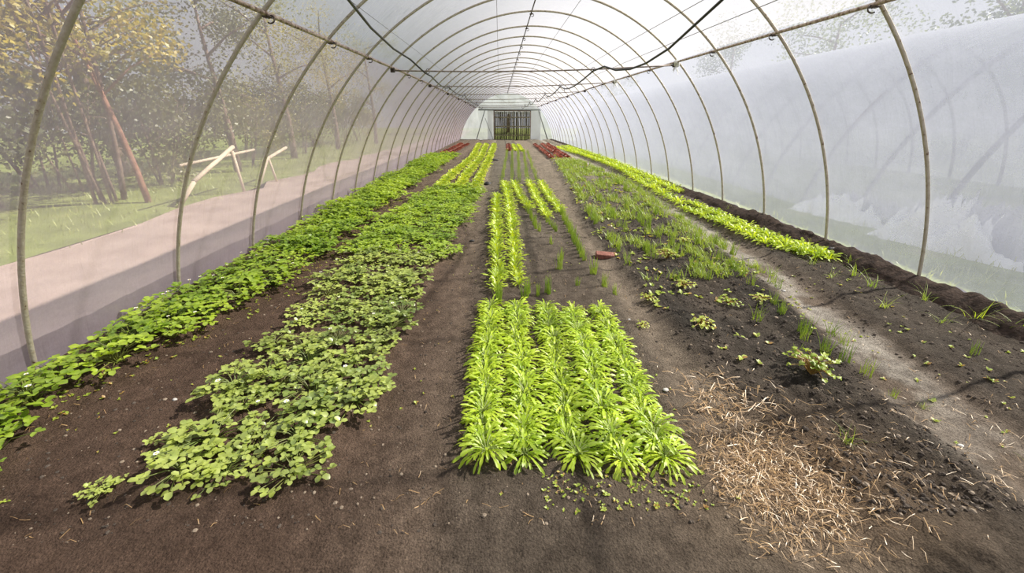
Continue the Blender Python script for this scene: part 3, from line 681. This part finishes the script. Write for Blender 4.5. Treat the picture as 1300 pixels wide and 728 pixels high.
# ------------------------------------------------------------------ loose stuff on the soil
rg = random.Random(99); mb = MB()
def weed(x, y, s):
    for k in range(rg.randint(3, 6)):
        blade(mb, (x, y, gz(x, y) + .003), rg.uniform(0, 6.28), rg.uniform(.1, .9), rg.uniform(.2, .8), s*rg.uniform(.6, 1.2), w_obov(s*.3), 3, .2, 0 if rg.random() < .8 else 1, rg=rg)
for i in range(1700):
    u = rg.random()
    if u < .62:
        y = 2.4 + 17*rg.random()**1.2; x = lerp(RBL, y) + (lerp(SPL, y) - lerp(RBL, y))*rg.random()
        if y < 4.2 and (rg.random() < .6 or nz(x, y, 2, 40) < 0): continue
        s = rg.uniform(.02, .045)*(1 + .06*y)
    elif u < .8: x, y, s = rg.uniform(2.6, 4.3), 1.5 + 6*rg.random(), rg.uniform(.012, .03)
    else: x, y, s = rg.uniform(-2.7, 1.2), 1.4 + 8*rg.random()**1.4, rg.uniform(.008, .02)
    if nz(x, y, 1.6, 50) < -.12: continue
    weed(x, y, s)
for i in range(420):      # straggling seedlings at the edge of the lush bed
    y = 2.1 + 7*rg.random(); x = lerp(B1R, y) + abs(rg.gauss(0, .16)) - .05; weed(x, y, rg.uniform(.012, .03))
for i in range(160): weed(rg.uniform(.2, 1.0), rg.uniform(1.36, 1.6), rg.uniform(.008, .018))
for i in range(6200):
    y = 4.2 + 13*rg.random()**1.1; t = rg.random(); t = (int(t*6) + .5 + rg.gauss(0, .2))/6; x = lerp(RBL, y) + .06 + (lerp(SPL, y) + .2 - lerp(RBL, y))*t
    if nz(x, y, 1.3, 33) < -.02 - .12*sm(4, 10, y): continue
    g0 = gz(x, y)
    for q in range(3): blade(mb, (x + rg.uniform(-.03, .03), y + rg.uniform(-.03, .03), g0), rg.uniform(0, 6.28), rg.uniform(.7, 1.5), rg.uniform(.2, 1.0), rg.uniform(.05, .15), lambda t: .0045*(1 + .05*y)*(1 - .85*t), 3, .1, 2, rg=rg)
tag(ob('weeds', mb.mesh('weeds', [M['yellow'], M['rust'], M['grass']])), 'tiny weed seedlings sprinkled over the soil between the crops', 'weeds', kind='stuff')

mb = MB()
def stick(x, y, L, w, z=0, e=.12):
    az = rg.uniform(0, 6.28); d = Vector((cos(az)*cos(e), sin(az)*cos(e), sin(e)*rg.uniform(-1, 1)))*L*.5; s = Vector((-sin(az), cos(az), rg.uniform(-.5, .5)))*w
    c = Vector((x, y, gz(x, y) + .006 + z + abs(d.z))); k = Vector((0, 0, rg.uniform(-.01, .02)))
    mb.add([c-d-s, c-d+s, c+s+k, c-s+k, c+d+s, c+d-s], [(0, 1, 2, 3), (3, 2, 4, 5)])
for i in range(1500):
    x, y = rg.gauss(1.38, .24), rg.gauss(1.5, .22)
    if x < 1.02 + (1.9-y)*.05 or y < 1.1: continue
    stick(x, y, rg.uniform(.02, .09), rg.uniform(.0007, .0018), rg.random()*.03*exp(-((x-1.4)/.3)**2), .35)
for i in range(260): stick(rg.gauss(1.42, .16), rg.gauss(2.1, .2), rg.uniform(.03, .12), rg.uniform(.001, .0025), .01, .2)
for i in range(200): stick(rg.uniform(1.8, 3.3), rg.uniform(1.3, 2.2), rg.uniform(.02, .09), rg.uniform(.0007, .0016), .002, .15)
for i in range(900): stick(rg.uniform(-2.9, 4.2), 1.3 + 5*rg.random()**1.5, rg.uniform(.01, .06), rg.uniform(.0008, .002), 0, .1)
tag(ob('straw', mb.mesh('straw', M['straw'])), 'dry yellow straw strewn over the soil at the bottom right', 'straw', kind='stuff')

ico = [(-.526, 0, .851), (.526, 0, .851), (-.526, 0, -.851), (.526, 0, -.851), (0, .851, .526), (0, .851, -.526), (0, -.851, .526), (0, -.851, -.526), (.851, .526, 0), (-.851, .526, 0), (.851, -.526, 0), (-.851, -.526, 0)]
icf = [(0,4,1),(0,9,4),(9,5,4),(4,5,8),(4,8,1),(8,10,1),(8,3,10),(5,3,8),(5,2,3),(2,7,3),(7,10,3),(7,6,10),(7,11,6),(11,0,6),(0,1,6),(6,1,10),(9,0,11),(9,11,2),(9,2,5),(7,2,11)]
def lump(mb, x, y, z, s, mi=0):
    q = [rg.uniform(.7, 1.3) for _ in range(3)]
    mb.add([(x + a*s*q[0]*rg.uniform(.8, 1.2), y + b*s*q[1]*rg.uniform(.8, 1.2), z + c*s*q[2]*.7) for a, b, c in ico], icf, mi)
mb = MB()
for i in range(17000):
    u = rg.random(); y = 1.3 + 9*rg.random()**1.45
    if u < .52: x = lerp(RBL, y) + (lerp(SPL, y) - lerp(RBL, y))*rg.random(); s = .003 + .012*rg.random()**4
    elif u < .72: x = rg.uniform(lerp(SPR, y), 4.35); s = .003 + .011*rg.random()**4
    else: x = rg.uniform(-3.0, 1.5); s = .003 + .008*rg.random()**3
    lump(mb, x, y, gz(x, y), s*(1 + .05*y), 0 if rg.random() < (.9 if u < .72 else .7) else 1)
tag(ob('dirt', mb.mesh('dirt', [M['clod'], M['clod_dry']], False)), 'crumbs and clods of dark soil over the beds and paths', 'soil crumbs', kind='stuff')

# brick, stones, scraps
def brick_mesh():
    mb = MB(); a, b, c, r = .105, .052, .031, .006
    vs = []
    for sx in (-1, 1):
        for sy in (-1, 1):
            for sz in (-1, 1):
                vs += [(sx*(a-r), sy*b, sz*(c-r)), (sx*a, sy*(b-r), sz*(c-r)), (sx*(a-r), sy*(b-r), sz*c)]
    import bmesh
    bm = bmesh.new(); [bm.verts.new(v) for v in vs]; bmesh.ops.convex_hull(bm, input=bm.verts)
    me = bpy.data.meshes.new('brick'); bm.to_mesh(me); bm.free(); me.materials.append(M['brick']); return me
tag(ob('brick', brick_mesh(), loc=(1.36, 5.08, gz(1.36, 5.08) + .035), rot=(.12, .05, -.12), sc=1.12), 'single red-brown brick lying on the soil path beside the onion row', 'brick')
def stone(name, x, y, s, mat, lab, cat, flat=.6):
    mb = MB(); n = 8; vs = []
    for i in range(n+1):
        for j in range(12):
            p, a = pi*i/n, 2*pi*j/12; d = Vector((sin(p)*cos(a), sin(p)*sin(a), cos(p))); k = s*(1 + .35*noise.noise(d*1.3 + Vector((x*9, y*7, 0)))); vs.append((d.x*k*1.2, d.y*k, d.z*k*flat))
    mb.add(vs, [(i*12+j, i*12+(j+1) % 12, (i+1)*12+(j+1) % 12, (i+1)*12+j) for i in range(n) for j in range(12)])
    tag(ob(name, mb.mesh(name, mat), loc=(x, y, gz(x, y) + s*flat*.5)), lab, cat)
stone('black_clod', -.33, 11.2, .09, M['black'], 'black lump on the centre path beside the start of the salad rows', 'clod')
stone('black_clod', -.22, 17.4, .13, M['black'], 'dark flat lump on the centre path, beyond the other black lump', 'clod', .3)
stone('black_clod', -.42, 5.9, .03, M['black'], 'small black lump at the edge of the second strawberry bed', 'clod')
stone('black_clod', -1.72, 3.35, .035, M['black'], 'small dark lump on the bare path between the two strawberry beds', 'clod', .4)
stone('black_clod', 4.28, 5.0, .055, M['black'], 'dark clod standing up on the soil ridge at the right wall', 'clod', 1.3)
for x, y, s, lab in ((-1.4, 2.4, .014, 'small white pebble among strawberry runners'), (-2.15, 2.28, .012, 'tiny white pebble on the bare brown soil of the left path'), (1.16, 3.3, .011, 'pale pebble at the right far corner of the front block'), (2.62, 1.75, .013, 'tiny white pebble near the bottom right of the soil'), (3.05, 4.0, .018, 'pale pebble on the sandy path'), (1.1, 2.25, .016, 'flat pale stone at the right edge of the front block')):
    stone('pebble', x, y, s, M['stone'], lab, 'pebble')

# ------------------------------------------------------------------ outside: ground, track, grass, trees, timber, neighbour tunnel
M['lawn'] = mat_simple('lawn', [(.3, (.15, .18, .05)), (.6, (.26, .30, .09)), (.8, (.36, .32, .16))], 1.2, .95, bump=.6, bscale=14, spec=.1)
M['track'] = mat_simple('track', [(.3, (.34, .25, .215)), (.7, (.50, .385, .335))], 1.5, .95, bump=.4, bscale=18, spec=.1)
M['grassblade'] = mat_leaf('outdoor_grass', (.2, .28, .05), (.48, .5, .14), .35, scale=2)
def plane(name, x0, x1, y0, y1, z, mat, wob=0):
    mb = MB(); nx, ny = 24, 60; vs = []
    for j in range(ny+1):
        for i in range(nx+1):
            x, y = x0 + (x1-x0)*i/nx, y0 + (y1-y0)*j/ny; e = wob*nz(i*.1 + x0, y, .6, 60) if i in (0, nx) else 0
            vs.append((x + e, y, z + zo(min(y, 37)) + .03*nz(x, y, .5, 61)))
    mb.add(vs, [(j*(nx+1)+i, j*(nx+1)+i+1, (j+1)*(nx+1)+i+1, (j+1)*(nx+1)+i) for j in range(ny) for i in range(nx)])
    struct(name, mb.mesh(name, mat))
plane('ground_west', -45, -3.45, -25, 70, -.06, M['lawn']); plane('ground_east', 4.48, 60, -25, 70, -.06, M['lawn']); plane('ground_north', -3.45, 4.48, END_Y + .5, 70, -.06, M['lawn'])
plane('dirt_path', -6.3, -3.75, -12, 60, -.02, M['track'], .8)
mb = MB(); rg = random.Random(4)
for i in range(5200):
    if i % 2: x, y = -6.0 - 3.4*rg.random()**.7, rg.uniform(1, 26)
    else: x, y = rg.uniform(4.75, 6.9), rg.uniform(1, 22)
    blade(mb, (x, y, -.05 + zo(y)), rg.uniform(0, 6.28), rg.uniform(.8, 1.5), rg.uniform(.3, 1.2), rg.uniform(.06, .2), lambda t: .008*(1 - .9*t), 3, .1, rg=rg)
tag(ob('grass', mb.mesh('grass', M['grassblade'])), 'rough grass growing outside both sides of the tunnel', 'grass', kind='stuff')

def tree(kind, x, y, H, crown, trunk_r, lm, bm_, label, cat='tree', n=1500, lean=(0, 0), leaf=.13, stems=1, base=.25, group=None):
    rr = random.Random(int(x*31 + y*17 + H*5)); o = ob(kind, None, loc=(x, y, -.08 + zo(min(37, max(0, y)))))
    tr = MB(); tips = []
    for s in range(stems):
        a0 = rr.uniform(0, 6.28); off = Vector((cos(a0), sin(a0), 0))*(.25*(stems > 1)); top = Vector((lean[0] + off.x*3.5 + rr.uniform(-.3, .3), lean[1] + off.y*3.5, H*.8))
        pts = [off + (top - off)*t + Vector((.12*sin(5*t + s), .12*cos(4*t + s*2), 0))*H*.08 for t in [i/7 for i in range(8)]]
        tr.tube(pts, trunk_r*(1 if s == 0 else .6), 8, taper=.25)
        for k in range(7):
            p = pts[3 + k % 5]; az = rr.uniform(0, 6.28); q = p + Vector((cos(az)*crown[0]*.7, sin(az)*crown[0]*.7, rr.uniform(.2, 1.0)*crown[1]*.5)); tr.tube([p, (p+q)*.5 + Vector((0, 0, .1)), q], trunk_r*.35, 5, taper=.3); tips.append(q)
    ob('trunk', tr.mesh('trunk', bm_), o)
    n = int(n*1.9); leaf *= .68; cr = MB(); cz = H - crown[1]; blobs = [(Vector((lean[0]*.7 + rr.gauss(0, crown[0]*.45), lean[1]*.7 + rr.gauss(0, crown[0]*.45), cz + rr.gauss(0, crown[1]*.45))), rr.uniform(.25, .5)*crown[0]) for _ in range(16)] + [(t, crown[0]*.28) for t in tips[:10]]
    for i in range(n):
        c, r_ = blobs[rr.randrange(len(blobs))]; d = Vector((rr.gauss(0, 1), rr.gauss(0, 1), rr.gauss(0, .8))).normalized()*r_*rr.random()**.4; p = c + d
        if p.z < base: continue
        u = Vector((rr.gauss(0, 1), rr.gauss(0, 1), rr.gauss(0, .6))).normalized(); w = u.cross(Vector((rr.gauss(0, 1), rr.gauss(0, 1), rr.gauss(0, 1)))).normalized()*leaf*.35; u = u*leaf*.6
        k = u.cross(w).normalized()*leaf*.1
        cr.add([p - u, p + w + k, p + u, p - w + k], [(0, 1, 2, 3)])
    ob('crown', cr.mesh('crown', lm), o)
    return tag(o, label, cat, group)
tree('tree', -8.6, 9.3, 7.2, (2.0, 2.5), .055, M['leaf_gold'], M['bark'], 'golden-leaved tree on several thin stems beyond the grass, behind the second hoop', n=2600, stems=7)
tree('tree', -7.6, 9.1, 6.2, (1.6, 2.2), .065, M['leaf_gold'], M['bark_red'], 'golden tree with a slanting reddish trunk beyond the grass verge', n=1500, lean=(-.9, .6))
tree('tree', -10.2, 8.6, 7.5, (2.2, 2.6), .08, M['leaf_olive'], M['bark_pale'], 'olive tree with a pale leaning trunk, seen right of the nearest hoop', n=2400, lean=(-.7, 0))
tree('tree', -10.5, 5.2, 7.0, (1.9, 2.2), .12, M['leaf_gold'], M['bark'], 'golden tree at the left frame edge, high up', n=1800, stems=2)
tree('tree', -11.5, 13.5, 8.2, (2.6, 2.6), .16, M['leaf_olive'], M['bark'], 'broad olive tree behind the pale timber props', n=2600, stems=2)
tree('tree', -8.8, 14.5, 6.0, (1.9, 2.0), .12, M['leaf_dark'], M['bark'], 'dark tree directly beyond the timber props', n=1900)
tree('tree', -9.2, 19.5, 7.0, (2.4, 2.4), .14, M['leaf_olive'], M['bark'], 'tree behind the left wall, third from the far end of the row', n=2000)
tree('tree', -9.4, 25.5, 7.0, (2.5, 2.4), .14, M['leaf_gold'], M['bark'], 'tree behind the left wall, second from the far end of the row', n=1800)
tree('tree', -9.0, 32, 7.5, (2.6, 2.5), .14, M['leaf_olive'], M['bark'], 'tree behind the left wall, at the far end of the row', n=1600)
for x, y, s, lm, lab in ((-9.9, 7.3, 1.0, 'leaf_dark', 'dark bush low between tree stems, left of the nearest hoop'), (-10.4, 10.6, 1.1, 'leaf_dark', 'dark bush behind the golden tree'), (-9.3, 11.8, 1.0, 'leaf_dark', 'dark bush behind the slanting reddish trunk'), (-9.6, 16.5, 1.1, 'leaf_dark', 'dark bush beyond the timber props'), (-11.2, 6.0, 1.2, 'leaf_dark', 'dark bush at the far left edge behind the grass'), (-10, 22, 1.2, 'leaf_dark', 'dark bush under the distant left trees')):
    tree('bush', x, y, 2.6*s, (1.5*s, 1.2*s), .04, M[lm], M['bark'], lab, 'bush', 1500, leaf=.14, stems=4, base=.1)
for k in range(13):
    y = 2.5 + 2.9*k
    tree('bush', -11.8 + .5*sin(k*2.1), y, 3.4 + .4*cos(k*1.7), (1.9, 1.7), .05, M['leaf_dark' if k % 3 else 'leaf_olive'], M['bark'], 'dense bush in the thicket behind the trees left of the tunnel', 'bush', 1500, leaf=.17, stems=4, base=.05, group='thicket behind the left trees')
for k, (x, y, H) in enumerate(((22, 20, 9.5), (25, 12, 9.5), (21, 29, 9), (27, 5, 10), (20, 40, 9), (30, 24, 11))):
    tree('tree', x, y, H, (3.2, 3.0), .2, M['leaf_blue'], M['bark'], 'grey-green tree rising behind the neighbouring tunnel, %s along it' % ('first second third fourth fifth sixth'.split()[[3, 1, 0, 2, 4, 5].index(k) if k in (0, 1, 2, 3, 4, 5) else 0]), n=1600, leaf=.24, group='trees behind the neighbouring tunnel')
for x, y, H in ((-5, 50, 8), (1, 54, 9), (7, 52, 8.5), (12, 48, 8)):
    tree('tree', x, y, H, (3, 2.6), .2, M['leaf_blue'], M['bark'], 'hazy tree beyond the far end of the tunnel', n=1000, leaf=.28, group='trees beyond the far end')

# pale timber props outside the left wall
def props(pts_list, lab):
    o = ob('timber_prop', None, loc=pts_list[0][1][0])
    base = Vector(pts_list[0][1][0])
    for nm, ps, r in pts_list:
        mb = MB(); mb.tube([Vector(p) - base for p in ps], r, 8); ob(nm, mb.mesh(nm, M['timber']), o)
    tag(o, lab, 'timber prop')
props([('pole', [(-6.3, 8.86, .44), (-6.3, 10.45, 1.0)], .045), ('stump', [(-6.62, 8.62, -.1), (-6.3, 8.88, .44)], .04), ('cross_rail', [(-6.3, 8.6, .78), (-6.3, 11.3, .87)], .028), ('post', [(-6.25, 10.3, .92), (-6.2, 10.3, -.1)], .035)], 'leaning pale timber pole with rail and post outside the left wall by the second hoop')
props([('pole', [(-6.35, 11.2, -.1), (-6.3, 11.85, .6), (-6.3, 13, .8)], .04), ('post', [(-6.3, 11.9, .62), (-6.25, 12.0, -.1)], .03)], 'smaller leaning timber pole outside the left wall, behind the third hoop')

# the neighbouring polytunnel on the right
o = ob('polytunnel', None, loc=(10.4, 0, 0)); mb = MB(); vs = []; n = 28
NY = [-8 + 1.4*i for i in range(34)]
for y in NY:
    for k in range(n+1):
        x, z = prof(A_R - 3 + (A_L - A_R + 6)*k/n, .02*nz(k*.3, y, 1.3, 70)); vs.append((x - .6, y, z + zo(min(37, max(0, y)))))
mb.add(vs, [(j*(n+1)+i, j*(n+1)+i+1, (j+1)*(n+1)+i+1, (j+1)*(n+1)+i) for j in range(len(NY)-1) for i in range(n)])
ob('cover', mb.mesh('cover', M['film_far']), o)
mb = MB(); mb.tube([(prof(a, -.05)[0] - .6, 0, prof(a, -.05)[1]) for a in [A_R + (A_L - A_R)*i/40 for i in range(41)]], .04, 6); hm = mb.mesh('hoop', M['bark'])
for y in NY[1:]: ob('hoop', hm, o, (0, y, zo(min(37, max(0, y)))))
tag(o, 'neighbouring white polytunnel standing on grass beyond the right plastic wall', 'polytunnel')
# crumpled white sheets on the grass between the tunnels
def heap(x, y, L, W, H, seed, lab, rz):
    mb = MB(); nx, ny = 60, 30; vs = []
    for j in range(ny+1):
        for i in range(nx+1):
            u, v = i/nx*2 - 1, j/ny*2 - 1; e = max(0, 1 - u*u)**.6 * max(0, 1 - v*v)**.7
            p = Vector((u*3.1 + seed, v*1.7, seed)); r_ = 1 - abs(noise.noise(p)); r2 = 1 - abs(noise.noise(p*2.3))
            vs.append((u*L*(1 + .1*noise.noise(p*2)), v*W*(1 + .2*noise.noise(p*1.7)), H*e*(.2 + .75*max(0, r_)**3 + .35*r2**3)))
    mb.add(vs, [(j*(nx+1)+i, j*(nx+1)+i+1, (j+1)*(nx+1)+i+1, (j+1)*(nx+1)+i) for j in range(ny) for i in range(nx)])
    tag(ob('plastic_sheet', mb.mesh('plastic_sheet', M['sheet']), loc=(x, y, -.07), rot=(0, 0, rz)), lab, 'plastic sheet')
heap(6.75, 7.5, 1.15, .5, .42, 3.1, 'low crumpled white plastic sheet on the grass, left of the nearest right hoop', -1.35)
heap(6.7, 5.65, .95, .5, .72, 8.7, 'tall bunched white plastic sheet on the grass at the right frame edge', -1.3)

# ------------------------------------------------------------------ light
w = bpy.data.worlds.new('world'); SC.world = w; w.use_nodes = True; nt = w.node_tree; nt.nodes.clear()
def WN(t): return nt.nodes.new(t)
tc = WN('ShaderNodeTexCoord'); sp = WN('ShaderNodeSeparateXYZ'); nt.links.new(tc.outputs['Generated'], sp.inputs[0])
r1 = WN('ShaderNodeValToRGB'); e = r1.color_ramp.elements; e[0].position = 0; e[0].color = (.93, .95, 1, 1); e[1].position = .8; e[1].color = (.66, .79, 1, 1)
nt.links.new(sp.outputs['Z'], r1.inputs[0])
nn = WN('ShaderNodeTexNoise'); nn.inputs['Scale'].default_value = 2.2; nn.inputs['Detail'].default_value = 6; nt.links.new(tc.outputs['Generated'], nn.inputs['Vector'])
r2 = WN('ShaderNodeValToRGB'); e = r2.color_ramp.elements; e[0].position = .42; e[0].color = (0, 0, 0, 1); e[1].position = .62; e[1].color = (1, 1, 1, 1); nt.links.new(nn.outputs['Fac'], r2.inputs[0])
mx = WN('ShaderNodeMix'); mx.data_type = 'RGBA'; nt.links.new(r2.outputs[0], mx.inputs[0]); nt.links.new(r1.outputs[0], mx.inputs[6]); mx.inputs[7].default_value = (1, 1, 1, 1)
bg = WN('ShaderNodeBackground'); bg.inputs['Strength'].default_value = .64; nt.links.new(mx.outputs[2], bg.inputs[0])
wo = WN('ShaderNodeOutputWorld'); nt.links.new(bg.outputs[0], wo.inputs[0])
sd = bpy.data.lights.new('sun', 'SUN'); sd.energy = 9.0; sd.angle = radians(1.2); sd.color = (1, .95, .86)
so = bpy.data.objects.new('sun', sd); C.objects.link(so)
so.rotation_euler = Vector((-1, -.3, -.95)).to_track_quat('-Z', 'Y').to_euler(); so.location = (20, 6, 20)

SC.view_settings.view_transform = 'Standard'; SC.view_settings.look = 'None'; SC.view_settings.gamma = 1; SC.view_settings.use_curve_mapping = False
SC.view_settings.exposure = 0.15
cy = SC.cycles; cy.max_bounces = 8; cy.diffuse_bounces = 4; cy.glossy_bounces = 2; cy.transmission_bounces = 6; cy.transparent_max_bounces = 24; cy.use_denoising = True
cy.caustics_reflective = False; cy.caustics_refractive = False
